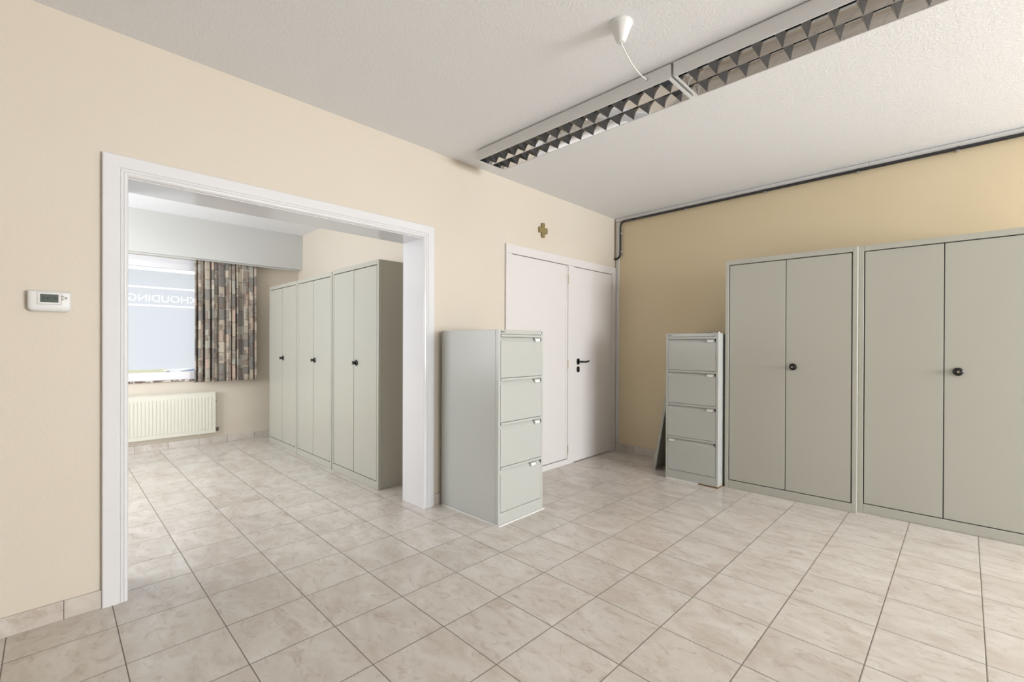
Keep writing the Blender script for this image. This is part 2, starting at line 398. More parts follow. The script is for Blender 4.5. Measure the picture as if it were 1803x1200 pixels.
for v in me.vertices: v.co = Vector((GX, YK - (v.co.x - mx) * kx, ZK + (v.co.y - my) * kz))
me.materials.clear(); me.materials.append(M_film)
o = bpy.data.objects.new('lettered_film', me); C.objects.link(o); o.parent = w1; o['label'] = 'film band with the word cut out in clear letters'
bobj('window_sill', M_sill, (WX - 0.01, WX + 0.022, Y0 - 0.03, Y1 + 0.03, 0.778, 0.798), w1, bev=0.003)

# pelmet box above the street window
struct(bobj('trim_1', M_pelmet, (WX, -4.80, -2.4, 1.54, 2.225, H), bev=0.002), 'grey-white boxed pelmet above the street window', 'pelmet')

# ---- casing of the wide opening, with lining
def sweep_casing(bm, s0, s1, z1, prof, z0=0.0):
    cols = []
    for u, d in prof:
        cols.append([bm.verts.new(p) for p in ((d, s0 + u, z0), (d, s0 + u, z1 - u), (d, s1 - u, z1 - u), (d, s1 - u, z0))])
    n = len(cols)
    for i in range(n):
        a, c = cols[i], cols[(i + 1) % n]
        for k in range(3): bm.faces.new((a[k], a[k + 1], c[k + 1], c[k]))
    bm.faces.new([c[0] for c in cols]); bm.faces.new([c[3] for c in cols][::-1])
t = thing('trim_2', 'glossy white moulded casing around the wide opening', 'door casing', LW_LOC, LW_ROT); t['kind'] = 'structure'
b = nb()
sweep_casing(b, -0.703, 1.176, 2.110, [(0, -0.002), (0, 0.019), (0.004, 0.022), (0.058, 0.024), (0.0605, 0.019), (0.0635, 0.019), (0.066, 0.023), (0.071, 0.023), (0.074, 0.018), (0.0765, 0.018), (0.079, 0.022), (0.085, 0.0205), (0.091, 0.015), (0.094, 0.007), (0.094, -0.002)])
fin('casing_moulding', b, M_white, t)
b = nb()
box(b, -0.262, -0.002, -0.625, -0.609, 0, 2.018, 0.001); box(b, -0.262, -0.002, 1.082, 1.098, 0, 2.018, 0.001); box(b, -0.262, -0.002, -0.609, 1.082, 2.012, 2.028, 0.001)
fin('opening_lining', b, M_white, t)
b = nb()
sweep_casing(b, -0.70, 1.173, 2.105, [(0, -0.236), (0, -0.255), (0.09, -0.25), (0.09, -0.236)])
fin('casing_moulding', b, M_white, t)

# ---- double door casing and doors by the corner
t = thing('trim_3', 'flat white casing framing the two white doors', 'door casing', LW_LOC, LW_ROT); t['kind'] = 'structure'
D0, D1, DM0, DM1, DT = 1.950, 3.772, 2.853, 2.950, 2.118
b = nb()
box(b, -0.002, 0.020, D0, D0 + 0.072, 0, DT - 0.082, 0.003); box(b, -0.002, 0.020, D1 - 0.082, D1, 0, DT - 0.082, 0.003)
box(b, -0.002, 0.0201, D0, D1, DT - 0.082, DT, 0.003); box(b, -0.002, 0.0198, DM0, DM1, 0, DT - 0.082, 0.003)
box(b, -0.002, 0.0196, D0 + 0.072, DM0, 0, 0.055, 0.003)
fin('door_casing', b, M_door, t)
def door(name, s0, s1, z0, z1, label, hinge_side_s, handle):
    d = thing(name, label, 'door', LW_LOC, LW_ROT); d['kind'] = 'structure'
    bobj('door_recess', M_dark, (0.0005, 0.003, s0 - 0.001, s1 + 0.001, z0, z1 + 0.001), d)
    b = nb(); box(b, 0.003, 0.0145, s0 + 0.004, s1 - 0.004, z0 + 0.006, z1 - 0.005, 0.002)
    fin('door_leaf', b, M_door, d)
    b = nb()   # rebate strip on the hinge side
    box(b, 0.0146, 0.0176, s1 - 0.030, s1 - 0.006, z0 + 0.006, z1 - 0.006, 0.001)
    fin('rebate_strip', b, M_door, d)
    for hz in (1.885, 1.018, 0.145):
        b = nb(); lathe(b, [(0.0065, hz - 0.04), (0.0065, hz + 0.04)], (0.024, hinge_side_s, 0), 'z', 12); lathe(b, [(0.0075, hz - 0.002), (0.0075, hz + 0.002)], (0.024, hinge_side_s, 0), 'z', 12)
        lathe(b, [(0.003, hz + 0.04), (0.0045, hz + 0.045), (0.002, hz + 0.05)], (0.024, hinge_side_s, 0), 'z', 10)
        fin('hinge', b, M_hinge if handle is False else M_door, d, smooth=40)
    if handle:
        hs = s0 + 0.082
        h = nb()
        def stadium(bm, cs, cz, w, hh, d0, d1):
            pts = []
            for k in range(24):
                a = 2 * math.pi * k / 24; pts.append((cs + w / 2 * math.copysign(abs(math.cos(a)) ** 0.7, math.cos(a)), cz + hh / 2 * math.copysign(abs(math.sin(a)) ** 0.7, math.sin(a))))
            prism(bm, pts, d0, d1, 'x')
        stadium(h, hs, 1.047, 0.046, 0.066, 0.0146, 0.022)
        hp = fin('handle_rose', h, M_black, d, smooth=50)
        h = nb(); tube(h, smooth_path([(0.022, hs, 1.047), (0.05, hs, 1.047), (0.066, hs + 0.012, 1.046), (0.069, hs + 0.05, 1.043), (0.067, hs + 0.095, 1.046), (0.060, hs + 0.135, 1.052)]), 0.0095, 14)
        fin('lever', h, M_black, hp, smooth=60)
        h = nb(); stadium(h, hs, 0.966, 0.046, 0.062, 0.0146, 0.022)
        ks = fin('keyhole_escutcheon', h, M_black, d, smooth=50)
        h = nb(); prism(h, [(hs - 0.004, 0.972), (hs + 0.004, 0.972), (hs + 0.003, 0.950), (hs - 0.003, 0.950)], 0.022, 0.0225, 'x'); fin('keyhole', h, M_dark, ks)
    return d
door('door_1', D0 + 0.072, DM0, 0.055, DT - 0.082, 'plain white cupboard door without handle', DM0 - 0.002, False)
door('door_2', DM1, D1 - 0.082, 0.0, DT - 0.082, 'white door with black lever handle next to the corner', D1 - 0.078, True)

# ---- tiled skirting
def skirting(name, s0, s1, loc, rot, label, shift=0.0):
    """local x along wall, y out of the wall"""
    b = nb(); box(b, s0, s1, 0, 0.012, 0, 0.082, 0.0015)
    o = fin(name, b, M_skirt, loc=loc, rotz=rot); return struct(o, label, 'skirting')
LR = LW_ROT + math.pi / 2
def lw(s): return (LW_LOC[0] - math.sin(LW_ROT) * s, math.cos(LW_ROT) * s, 0)
# local +x follows the wall downwards (towards negative s) so that +y points into the room
skirting('baseboard_left', -0.126, 2.27, lw(-0.829), LW_ROT - math.pi / 2, 'tiled skirting left of the wide opening')
skirting('baseboard_left', 0.0, 0.770, lw(1.948), LW_ROT - math.pi / 2, 'tiled skirting behind the tall filing cabinet')
skirting('baseboard_back', -5.36, 0.239, (-1.061, 3.765 + 0.018 * 1.061, 0), BW_ROT + math.pi, 'tiled skirting along the cream back wall')
skirting('baseboard_far', -1.454, 2.486, (WX, 0.086, 0), -math.pi / 2, 'tiled skirting below the radiator')
skirting('baseboard_far_right', -3.44, 0.0, (-4.94, 1.54, 0), math.pi, 'tiled skirting behind the far cupboards')

# ------------------------------------------------------------------ steel cupboards
def cupboard(label, loc, rot, w, h, d, group, knob_x=0.052, seed=0):
    """origin at the front left bottom corner, x to the right, y into the cupboard"""
    t = thing('steel_cupboard', label, 'cupboard', loc, rot, group)
    f, tp, bt = 0.030, 0.040, 0.066
    b = nb()
    box(b, 0, w, 0.035, d, 0, h, 0.0)                      # carcass behind the doors
    box(b, 0, f, 0, 0.0349, 0, h, 0.0); box(b, w - f, w, 0, 0.0349, 0, h, 0.0)
    box(b, f, w - f, 0, 0.0349, h - tp, h); box(b, f, w - f, 0, 0.0349, 0, bt)
    body = fin('cupboard_body', b, M_steel, t)
    bv = body.modifiers.new('bevel', 'BEVEL'); bv.width = 0.003; bv.segments = 3; bv.limit_method = 'ANGLE'
    g = 0.0065; gm = 0.005; mid = w / 2
    bobj('door_gap', M_dark, (f + .0004, w - f - .0004, 0.022, 0.034, bt + .0004, h - tp - .0004), t)
    for k, (x0, x1) in enumerate(((f + g, mid - gm / 2), (mid + gm / 2, w - f - g))):
        dr = bobj('door', M_steel, (x0, x1, 0.001 + 0.0008 * k, 0.021, bt + g, h - tp - g), t, bev=0.0018)
        if k == 1:
            cx, cz = mid + knob_x, 1.056
            b = nb(); prof = [(0.026, 0.0), (0.027, -0.005), (0.024, -0.009), (0.0125, -0.0115), (0.0115, -0.022), (0.0150, -0.029), (0.0165, -0.036), (0.0140, -0.0395)]
            lathe(b, [(r, y + 0.001) for r, y in prof], (cx, 0, cz), 'y', 28); kn = fin('knob', b, M_black, dr, smooth=45)
            b = nb(); lathe(b, [(0.0075, -0.0385), (0.0075, -0.0410)], (cx, 0, cz), 'y', 20); fin('lock_barrel', b, M_chrome, kn, smooth=40)
    return t
GM = 'grey steel cupboards against the back wall'; GF = 'grey steel cupboards in the far room'
cupboard('grey two-door steel cupboard next to the narrow filing cabinet', (0.127, 3.238, 0), R(2.0), 0.918, 1.952, 0.445, GM)
cupboard('grey two-door steel cupboard at the right edge, cut off by the frame', (1.043, 3.325, 0), R(1.3), 0.918, 1.957, 0.365, GM, 0.068)
FX, FY, FW = -1.872, 1.058, 0.898
cupboard('far-room grey steel cupboard nearest the opening, its side in view', (FX - FW, FY, 0), 0, FW - 0.006, 1.935, 0.457, GF)
cupboard('far-room grey steel cupboard in the middle of the row of three', (FX - 2 * FW, FY - 0.004, 0), 0, FW - 0.006, 1.925, 0.457, GF, 0.04)
cupboard('far-room grey steel cupboard nearest the curtain', (FX - 3 * FW, FY - 0.006, 0), 0, FW - 0.006, 1.925, 0.457, GF, 0.03)

# ------------------------------------------------------------------ filing cabinets
def filing(label, loc, rot, d, z0, last_left, group):
    """origin front left bottom, x right, y into the cabinet"""
    t = thing('filing_cabinet', label, 'filing cabinet', loc, rot, group)
    w, h = 0.470, 1.318
    b = nb()
    box(b, 0, w, 0.030, d, z0, z0 + h); box(b, 0, 0.020, 0, 0.0299, z0, z0 + h); box(b, w - 0.020, w, 0, 0.0299, z0, z0 + h)
    box(b, 0.020, w - 0.020, 0, 0.0299, z0 + 1.288, z0 + h); box(b, 0.020, w - 0.020, 0, 0.0299, z0, z0 + 0.076)
    body = fin('cabinet_body', b, M_fsteel, t)
    bv = body.modifiers.new('bevel', 'BEVEL'); bv.width = 0.002; bv.segments = 2; bv.limit_method = 'ANGLE'
    bobj('drawer_gap', M_dark, (0.0204, w - 0.0204, 0.020, 0.0296, z0 + 0.0764, z0 + 1.2876), t)
    tops = [1.286, 0.987, 0.686, 0.384]; bots = [0.990, 0.689, 0.387, 0.080]
    x0, x1 = 0.0225, w - 0.0225
    for k in range(4):
        zt, zb = z0 + tops[k], z0 + bots[k]
        b = nb()
        # face plate with its top edge folded back under the grip rail, a slanted end at each side
        prof = [(0.0, zb), (0.018, zb), (0.018, zt - 0.019), (0.0145, zt - 0.019), (0.004, zt - 0.042), (0.0, zt - 0.050)]
        prism(b, [(y, z) for y, z in prof], x0, x1, 'x')
        dr = fin('drawer', b, M_fsteel, t, smooth=None)
        b = nb(); box(b, x0, x1, -0.004, 0.017, zt - 0.0175, zt, 0.0025); fin('grip_rail', b, M_fsteel, dr)
        left = last_left and k == 3
        cx = x0 + 0.036 if left else x1 - (0.046 if not (k == 3) else 0.088)
        b = nb()
        prism(b, [(cx - 0.036, zt - 0.020), (cx + 0.036, zt - 0.020), (cx + 0.028, zt - 0.052), (cx - 0.026, zt - 0.052)], -0.0045, 0.0015, 'y')
        ch = fin('card_holder', b, M_holder, dr)
        b = nb(); box(b, cx - 0.023, cx + 0.025, -0.0055, -0.0046, zt - 0.046, zt - 0.028); fin('label_card', b, M_label, ch)
        b = nb()
        if not left: prism(b, [(x1 - 0.012, zt - 0.0185), (x1 - 0.0005, zt - 0.0185), (x1 - 0.0005, zt - 0.049)], -0.0008, 0.0004, 'y')
        else: prism(b, [(x1 - 0.012, zt - 0.0185), (x1 - 0.0005, zt - 0.0185), (x1 - 0.0005, zt - 0.049)], -0.0008, 0.0004, 'y')
        fin('end_notch', b, M_dark, dr)
    b = nb(); lathe(b, [(0.0105, 0.001), (0.0105, -0.004), (0.008, -0.006)], (w - 0.030, 0, z0 + 1.303), 'y', 20); lk = fin('lock', b, M_chrome, t, smooth=40)
    b = nb(); box(b, w - 0.0315, w - 0.0285, -0.0066, -0.0058, z0 + 1.298, z0 + 1.308); fin('key_slot', b, M_dark, lk)
    text_mesh('lettering', 'BISLEY', 0.0115, M_ink, t, Matrix.Translation((0.020, -0.0012, z0 + 1.299)) @ Matrix.Rotation(math.pi / 2, 4, 'X'), 0.0002, 1.35)
    return t
GFC = 'four-drawer filing cabinets'
F1R = R(91.7)
filing('four-drawer grey filing cabinet standing beside the wide opening', (-0.621, 1.248, 0), F1R, 0.610, 0.008, False, GFC)
o = bobj('levelling_board', M_board, (-0.003, 0.477, -0.014, 0.605, 0, 0.0075), loc=(-0.621, 1.248, 0), rotz=F1R, bev=0.001)
tag(o, 'thin white board under the filing cabinet beside the opening', 'board')
filing('four-drawer grey filing cabinet between leaning shelves and tall cupboard', (-0.362, 3.135, 0), R(0.6), 0.600, 0.010, True, GFC)
o = bobj('levelling_board', M_board, (0.004, 0.300, -0.006, 0.59, 0, 0.0095), loc=(-0.362, 3.135, 0), rotz=R(0.6), bev=0.001)
tag(o, 'thin white board under the left of the far filing cabinet', 'board')
o = bobj('wooden_packer', M_chip, (0.304, 0.474, -0.003, 0.59, 0, 0.0095), loc=(-0.362, 3.135, 0), rotz=R(0.6), bev=0.001)
tag(o, 'brown wooden packer under the right corner of the far filing cabinet', 'board')
# small metal bits left on the far cabinet
for k, (dx, dy, rz, lab) in enumerate(((0.378, 0.05, 0.4, 'small grey metal clip on the far filing cabinet, left one'), (0.425, 0.09, -0.5, 'small grey metal clip on the far filing cabinet, right one'))):
    b = nb(); box(b, -0.028, 0.028, -0.009, 0.009, 0, 0.003, 0.001); box(b, 0.006, 0.028, -0.009, 0.009, 0.003, 0.012, 0.001); box(b, -0.028, 0.028, 0.007, 0.010, 0.003, 0.010, 0.001)
    o = fin('shelf_clip', b, mat('dull_metal', (150, 150, 148), 0.35, 0.7), loc=(-0.362 + dx, 3.135 + dy, 1.3285), rotz=rz); tag(o, lab, 'clip', 'metal clips on the filing cabinet')

# loose steel shelves leaning against the filing cabinet
def leaning_shelf(label, xb, y0, y1, length, xt, thick):
    ang = math.asin(min(0.9, (xt - xb) / length))
    t = thing('loose_steel_shelf', label, 'shelf', (xb, 0, 0), 0, 'loose grey steel shelves leaning on the filing cabinet')
    b = nb(); e = 0.0016
    box(b, 0, e, y0, y1, 0, length); box(b, e, thick, y0, y0 + e, 0, length); box(b, e, thick, y1 - e, y1, 0, length)
    box(b, e, thick, y0 + e, y1 - e, 0, e); box(b, e, thick, y0 + e, y1 - e, length - e, length)
    o = fin('shelf_tray', b, M_steel, t); o.rotation_euler = (0, ang, 0)
    b = nb(); box(b, thick - e, thick, y0, y0 + 0.014, 0, length); box(b, thick - e, thick, y1 - 0.014, y1, 0, length)
    o = fin('folded_lip', b, M_steel, t); o.rotation_euler = (0, ang, 0)
    return t
leaning_shelf('loose grey steel shelf leaning outermost against the filing cabinet', -0.577, 3.305, 3.68, 0.92, -0.425, 0.028)
leaning_shelf('loose grey steel shelf standing nearly upright beside the filing cabinet', -0.430, 3.32, 3.68, 0.90, -0.393, 0.024)

# ------------------------------------------------------------------ thermostat and cross on the left wall
t = thing('thermostat', 'white room thermostat with grey display left of the opening', 'thermostat', LW_LOC, LW_ROT)
def rrect(x0, x1, z0, z1, r, n=5, rb=None):
    pts = []
    for (cx, cz, a0, rad) in ((x1, z1, 0, r), (x0, z1, 90, r), (x0, z0, 180, rb or r), (x1, z0, 270, rb or r)):
        sx = -1 if cx == x1 else 1; sz = -1 if cz == z1 else 1
        for k in range(n + 1):
            a = R(a0 + 90 * k / n); pts.append((cx + sx * rad + rad * math.cos(a), cz + sz * rad + rad * math.sin(a)))
    return pts
def loft(bm, sections):
    """sections: list of (outline points, depth) along local x"""
    rings = [[bm.verts.new((d, p[0], p[1])) for p in pts] for pts, d in sections]
    n = len(rings[0])
    for a, c in zip(rings, rings[1:]):
        for k in range(n): bm.faces.new((a[k], a[(k + 1) % n], c[(k + 1) % n], c[k]))
    bm.faces.new(rings[0]); bm.faces.new(rings[-1][::-1])
b = nb(); A0, A1, B0, B1 = -0.940, -0.806, 1.362, 1.450
loft(b, [(rrect(A0 + .006, A1 - .006, B0 + .006, B1 - .004, 0.008, rb=0.016), 0.0), (rrect(A0 + .004, A1 - .004, B0 + .004, B1 - .003, 0.008, rb=0.018), 0.008),
         (rrect(A0, A1, B0, B1, 0.006, rb=0.018), 0.010), (rrect(A0, A1, B0, B1, 0.006, rb=0.018), 0.024), (rrect(A0 + .003, A1 - .003, B0 + .004, B1 - .003, 0.006, rb=0.016), 0.0285), (rrect(A0 + .012, A1 - .012, B0 + .014, B1 - .008, 0.006, rb=0.014), 0.0305)])
fin('thermostat_case', b, M_plastic, t, smooth=50)
b = nb(); prism(b, rrect(-0.910, -0.838, 1.393, 1.4425, 0.004), 0.030, 0.0318, 'x'); bz = fin('display_bezel', b, M_plastic, t, smooth=40)
b = nb(); prism(b, rrect(-0.912, -0.836, 1.391, 1.4435, 0.0045), 0.030, 0.0307, 'x'); fin('panel_line', b, M_holder, bz)
b = nb(); prism(b, rrect(-0.902, -0.846, 1.401, 1.436, 0.002), 0.0319, 0.0325, 'x'); sc = fin('display', b, M_lcd, t)
mx_ = lambda s, z: Matrix.Translation((0.0327, s, z)) @ Matrix(((0, 0, 1, 0), (1, 0, 0, 0), (0, 1, 0, 0), (0, 0, 0, 1)))
text_mesh('display_digits', '1:44', 0.0150, M_ink, sc, mx_(-0.896, 1.4135), 0.0001)
text_mesh('display_digits', '10', 0.0150, M_ink, sc, mx_(-0.866, 1.4135), 0.0001)
for (s, z, r) in ((-0.833, 1.4285, 0.0042), (-0.833, 1.4165, 0.0042), (-0.822, 1.4225, 0.005)):
    b = nb(); lathe(b, [(r, 0.029), (r, 0.0325), (r * 0.7, 0.0335)], (0, s, z), 'x', 16); fin('button', b, M_holder, t, smooth=50)

# cross: one outline with four flared, rounded arms
t0 = []
def cross_pts(c_s, c_z, w, h):
    pts = []
    arm = [(1, 0)]
    out = [(0.50, 0.30), (0.50, -0.30)]
    q = []
    ax, az = 0.021, 0.024       # half widths of arms near the middle
    W2, H2 = w / 2, h / 2
    q = [(ax, az), (ax + 0.003, H2 - 0.012), (ax + 0.001, H2 - 0.003), (ax - 0.006, H2), (0, H2 + 0.001)]
    top = q + [(-x, z) for x, z in reversed(q[:-1])]
    lft = [(-ax - 0.004, az + 0.001), (-W2 + 0.014, az + 0.005), (-W2 + 0.004, az + 0.002), (-W2, az - 0.008), (-W2 - 0.001, 0)]
    left = lft + [(x, -z) for x, z in reversed(lft[:-1])]
    bot = [(-x, -z) for x, z in top]; right = [(-x, -z) for x, z in left]
    return [(c_s + x, c_z + z) for x, z in top + left + bot + right]
b = nb(); prism(b, cross_pts(2.463, 2.322, 0.128, 0.138), 0.0, 0.016, 'x')
o = fin('wall_cross', b, M_olive, loc=LW_LOC, rotz=LW_ROT); bv = o.modifiers.new('bevel', 'BEVEL'); bv.width = 0.003; bv.segments = 3; bv.limit_method = 'ANGLE'; bv.angle_limit = R(60)
tag(o, 'small olive-brown cross with rounded arms above the white doors', 'cross')

# ------------------------------------------------------------------ ceiling lamps
def louvre_lamp(label, x0, x1, group):
    y0, y1 = 1.392, 1.672; zb, zt = 2.610, 2.684
    t = thing('louvre_lamp', label, 'ceiling lamp', ((x0 + x1) / 2, (y0 + y1) / 2, zt), 0, group)
    L = (x1 - x0) / 2; Wd = (y1 - y0) / 2; zz = zb - zt        # local coordinates below the top
    b = nb(); th = 0.0025
    box(b, -L, L, -Wd, Wd, -0.004, 0, 0.0)
    box(b, -L, L, -Wd, -Wd + th, zz, -0.004); box(b, -L, L, Wd - th, Wd, zz, -0.004)
    box(b, -L, -L + th, -Wd + th, Wd - th, zz, -0.004); box(b, L - th, L, -Wd + th, Wd - th, zz, -0.004)
    hs = fin('lamp_housing', b, M_lampwhite, t)
    bv = hs.modifiers.new('bevel', 'BEVEL'); bv.width = 0.007; bv.segments = 3; bv.limit_method = 'ANGLE'
    b = nb()
    for s in (-1, 1): box(b, -L + 0.004, L - 0.004, s * Wd - s * 0.0035 - (0.006 if s > 0 else 0), s * Wd - s * 0.0035 + (0.006 if s < 0 else 0), zz - 0.001, zz + 0.001)
    for s in (-1, 1): box(b, s * L - (0.016 if s > 0 else -0.004), s * L - (0.004 if s > 0 else -0.016), -Wd + 0.0095, Wd - 0.0095, zz - 0.001, zz + 0.001)
    fin('lower_rim', b, M_lampwhite, t)
    # feet holding it off the ceiling
    for s in (-0.6, 0.6): bobj('ceiling_spacer', M_dark, (s * L - 0.03, s * L + 0.03, -0.03, 0.03, 0, H - zt), t)
    lx = L - 0.017; wy = Wd - 0.010; hgt = 0.050
    # parabolic side reflectors and centre ridge
    def refl(y_bot, y_top, n=5):
        pts = []
        for k in range(n + 1):
            u = k / n; pts.append((y_bot + (y_top - y_bot) * (1 - (1 - u) ** 1.15), zz + 0.001 + hgt * u))
        return pts
    for name, a, c in (('side_reflector', -wy, -wy + 0.032), ('side_reflector', wy, wy - 0.032)):
        b = nb(); pr = refl(a, c); off = 0.0006 * (-1 if a < 0 else 1)
        prism(b, pr + [(y + off, z) for y, z in reversed(pr)], -lx, lx, 'x'); fin(name, b, M_mirror, t, smooth=40)
    b = nb(); pr = refl(-0.001, -0.030) ; pr2 = refl(0.001, 0.030)
    prism(b, pr + pr2[::-1], -lx, lx, 'x'); fin('centre_ridge', b, M_mirror, t, smooth=40)
    n = 15
    for k in range(n):
        x = -lx + 2 * lx * (k + 0.5) / n
        for s in (-1, 1):
            b = nb(); z0 = zz + 0.0015
            # v-shaped blade cut to the slope of the reflectors
            ys = (s * 0.002, s * (wy - 0.001)); yt = (s * 0.024, s * (wy - 0.024)); hz = 0.046
            P = [(x - 0.0008, ys[0], z0), (x + 0.0008, ys[0], z0), (x + 0.0008, ys[1], z0), (x - 0.0008, ys[1], z0),
                 (x - 0.021, yt[0], z0 + hz), (x + 0.021, yt[0], z0 + hz), (x + 0.021, yt[1], z0 + hz), (x - 0.021, yt[1], z0 + hz)]
            v = [b.verts.new(p) for p in P]
            for q in ((0, 3, 2, 1), (4, 5, 6, 7), (0, 1, 5, 4), (1, 2, 6, 5), (2, 3, 7, 6), (3, 0, 4, 7)): b.faces.new([v[i] for i in q])
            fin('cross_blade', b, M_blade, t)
    for s in (-1, 1):
        b = nb(); lathe(b, [(0.013, -lx + 0.01), (0.013, lx - 0.01)], (0, s * 0.066, zz + 0.055), 'x', 16); fin('lamp_tube', b, M_tube, t, smooth=40)
    bobj('reflector_back', M_cavity, (-lx, lx, -wy, wy, -0.0046, -0.0041), t)
    for s in (-1, 1): bobj('end_plate', M_mirror, (s * (lx + 0.002) - 0.001, s * (lx + 0.002) + 0.001, -wy, wy, zz + 0.001, -0.005), t)
    return t
GL = 'mirror louvre ceiling lamps in one line'
louvre_lamp('white ceiling lamp with mirror louvre ending near the cream wall', -1.020, 0.513, GL)
louvre_lamp('white ceiling lamp with mirror louvre running out of the top of the photo', 0.527, 2.060, GL)

t = thing('ceiling_rose', 'white conical ceiling rose with short cable to the lamp', 'ceiling rose', (0.481, 0.963, H))
b = nb(); lathe(b, [(0.052, 0.0), (0.053, -0.006), (0.050, -0.010), (0.0485, -0.011), (0.044, -0.024), (0.030, -0.060), (0.0215, -0.080), (0.016, -0.086), (0.006, -0.088)], (0, 0, 0), 'z', 40)
fin('rose_cone', b, M_plastic, t, smooth=35)
b = nb(); pth = smooth_path([(0.0, 0.0, -0.084), (0.001, 0.012, -0.098), (-0.022, 0.130, -0.112), (-0.044, 0.250, -0.106), (-0.070, 0.352, -0.076), (-0.088, 0.390, -0.058), (-0.100, 0.4265, -0.036)])
tube(b, pth, 0.0032, 10); fin('cable', b, M_plastic, t, smooth=60)
b = nb(); lathe(b, [(0.007, 0.428), (0.006, 0.424)], (-0.100, 0, -0.036), 'y', 14); fin('cable_grommet', b, M_holder, t, smooth=40)

# ------------------------------------------------------------------ pipe and trunking on the back wall (local: x along wall, -y into the room)
t = thing('cable_trunking', 'white trunking strip along the top of the cream back wall', 'trunking', BW_LOC, BW_ROT)
b = nb(); box(b, -1.300, 1.05, -0.022, 0, 2.654, 2.6865, 0.002); fin('trunking_length', b, M_trunk, t)
b = nb(); box(b, 1.0515, 4.3, -0.022, 0, 2.654, 2.6865, 0.002); fin('trunking_length', b, M_trunk, t)
t = thing('cable_trunking', 'white vertical trunking in the corner beside the white door', 'trunking', BW_LOC, BW_ROT)
b = nb(); box(b, -1.296, -1.256, -0.013, 0, 0.585, 2.653, 0.002); fin('trunking_length', b, M_trunk, t)
b = nb(); box(b, -1.296, -1.256, -0.013, 0, 0.084, 0.5845, 0.002); fin('trunking_length', b, M_trunk, t)
t = thing('heating_pipe', 'black pipe under the ceiling that turns down in the corner', 'pipe', BW_LOC, BW_ROT)
py, pz, pr = -0.031, 2.638, 0.0125
def arc(c, r, a0, a1, n=8): return [(c[0] + r * math.cos(R(a0 + (a1 - a0) * k / n)), py, c[1] + r * math.sin(R(a0 + (a1 - a0) * k / n))) for k in range(n + 1)]
xv = -1.228
path = [(4.3, py, pz), (-0.98, py, pz)]
b = nb(); tube(b, path, pr); fin('pipe_run', b, M_pipe, t, smooth=60)
b = nb(); tube(b, [(-0.98, py, pz)] + arc((xv + 0.055, pz - 0.055), 0.055, 90, 180) + [(xv, py, 2.29)] + arc((xv - 0.055, 2.275), 0.055, 0, -90) + [(xv - 0.075, py, 2.22)], pr * 0.96); fin('pipe_elbow', b, M_pipe, t, smooth=60)
b = nb(); tube(b, [(-1.00, py, pz), (-0.94, py, pz)], pr * 1.12); fin('pipe_sleeve', b, M_pipe2, t, smooth=60)
b = nb(); tube(b, [(-1.15, py, pz), (-1.09, py, pz)], pr * 1.12); fin('pipe_sleeve', b, M_pipe2, t, smooth=60)
for x in (-1.075, -0.445, 0.300, 0.985, 1.560, 2.3, 3.1, 3.9):
    b = nb(); box(b, x - 0.010, x + 0.010, py - 0.016, 0.0, pz - 0.018, pz - 0.0128, 0.001); box(b, x - 0.010, x + 0.010, py - 0.010, 0.0, pz + 0.0128, pz + 0.0158, 0.001)
    box(b, x - 0.010, x + 0.010, -0.003, 0.0, pz - 0.0129, pz + 0.0129, 0.0)
    lathe(b, [(0.0045, pz - 0.0235), (0.0045, pz - 0.018)], (x, py - 0.010, 0), 'z', 10); fin('pipe_clip', b, M_clip, t)
for z in (2.506, 2.294):
    b = nb(); box(b, xv + 0.0125, xv + 0.018, py - 0.016, 0, z - 0.009, z + 0.009, 0.001); lathe(b, [(0.0045, xv + 0.018), (0.0045, xv + 0.0235)], (0, py - 0.010, z), 'x', 10); fin('pipe_clip', b, M_clip, t)

# ------------------------------------------------------------------ radiator
t = thing('radiator', 'cream panel radiator under the street window', 'radiator', (-4.90, 0, 0))
ry0, ry1, rz0, rz1 = -1.26, 0.545, 0.140, 0.632
b = nb(); pitch = 0.0333; n = int((ry1 - ry0 - 0.06) / pitch)
box(b, -0.018, 0.024, ry0, ry1, rz0, rz1, 0.004)
st = (ry1 - ry0 - n * pitch) / 2
for k in range(n):
    c = ry0 + st + pitch * (k + 0.5)
    # pressed rib with rounded ends
    pts = rrect(c - 0.0105, c + 0.0105, rz0 + 0.045, rz1 - 0.055, 0.006, 3)
    ins = rrect(c - 0.0075, c + 0.0075, rz0 + 0.048, rz1 - 0.058, 0.005, 3)
    loft(b, [(pts, 0.0238), (ins, 0.0290)])
fin('radiator_panel', b, M_rad, t)
b = nb(); box(b, -0.020, 0.026, ry0 - 0.001, ry1 + 0.001, rz1, rz1 + 0.008, 0.002)
for k in range(60):
    y = ry0 + 0.02 + k * 0.0295; box(b, -0.010, 0.012, y, y + 0.018, rz1 + 0.008, rz1 + 0.0095)
fin('top_grille', b, M_rad, t)
b = nb(); tube(b, [(0.0, ry1, rz0 + 0.045), (0.0, ry1 + 0.02, rz0 + 0.045)], 0.009, 12); lathe(b, [(0.013, ry1 + 0.018), (0.015, ry1 + 0.026), (0.010, ry1 + 0.038)], (0, 0, rz0 + 0.045), 'y', 14); tube(b, [(0.0, ry1 + 0.026, rz0 + 0.045), (0.0, ry1 + 0.026, rz0 + 0.018), (-0.045, ry1 + 0.026, rz0 + 0.018)], 0.007, 10)
fin('valve', b, mat('dull_valve_metal', (104, 98, 88), 0.4, 0.7), t, smooth=40)
b = nb(); lathe(b, [(0.006, ry1), (0.006, ry1 + 0.012)], (0, 0, rz1 - 0.11), 'y', 12); fin('vent_plug', b, mat('vent_metal', (120, 115, 105), 0.4, 0.7), t)
b = nb()
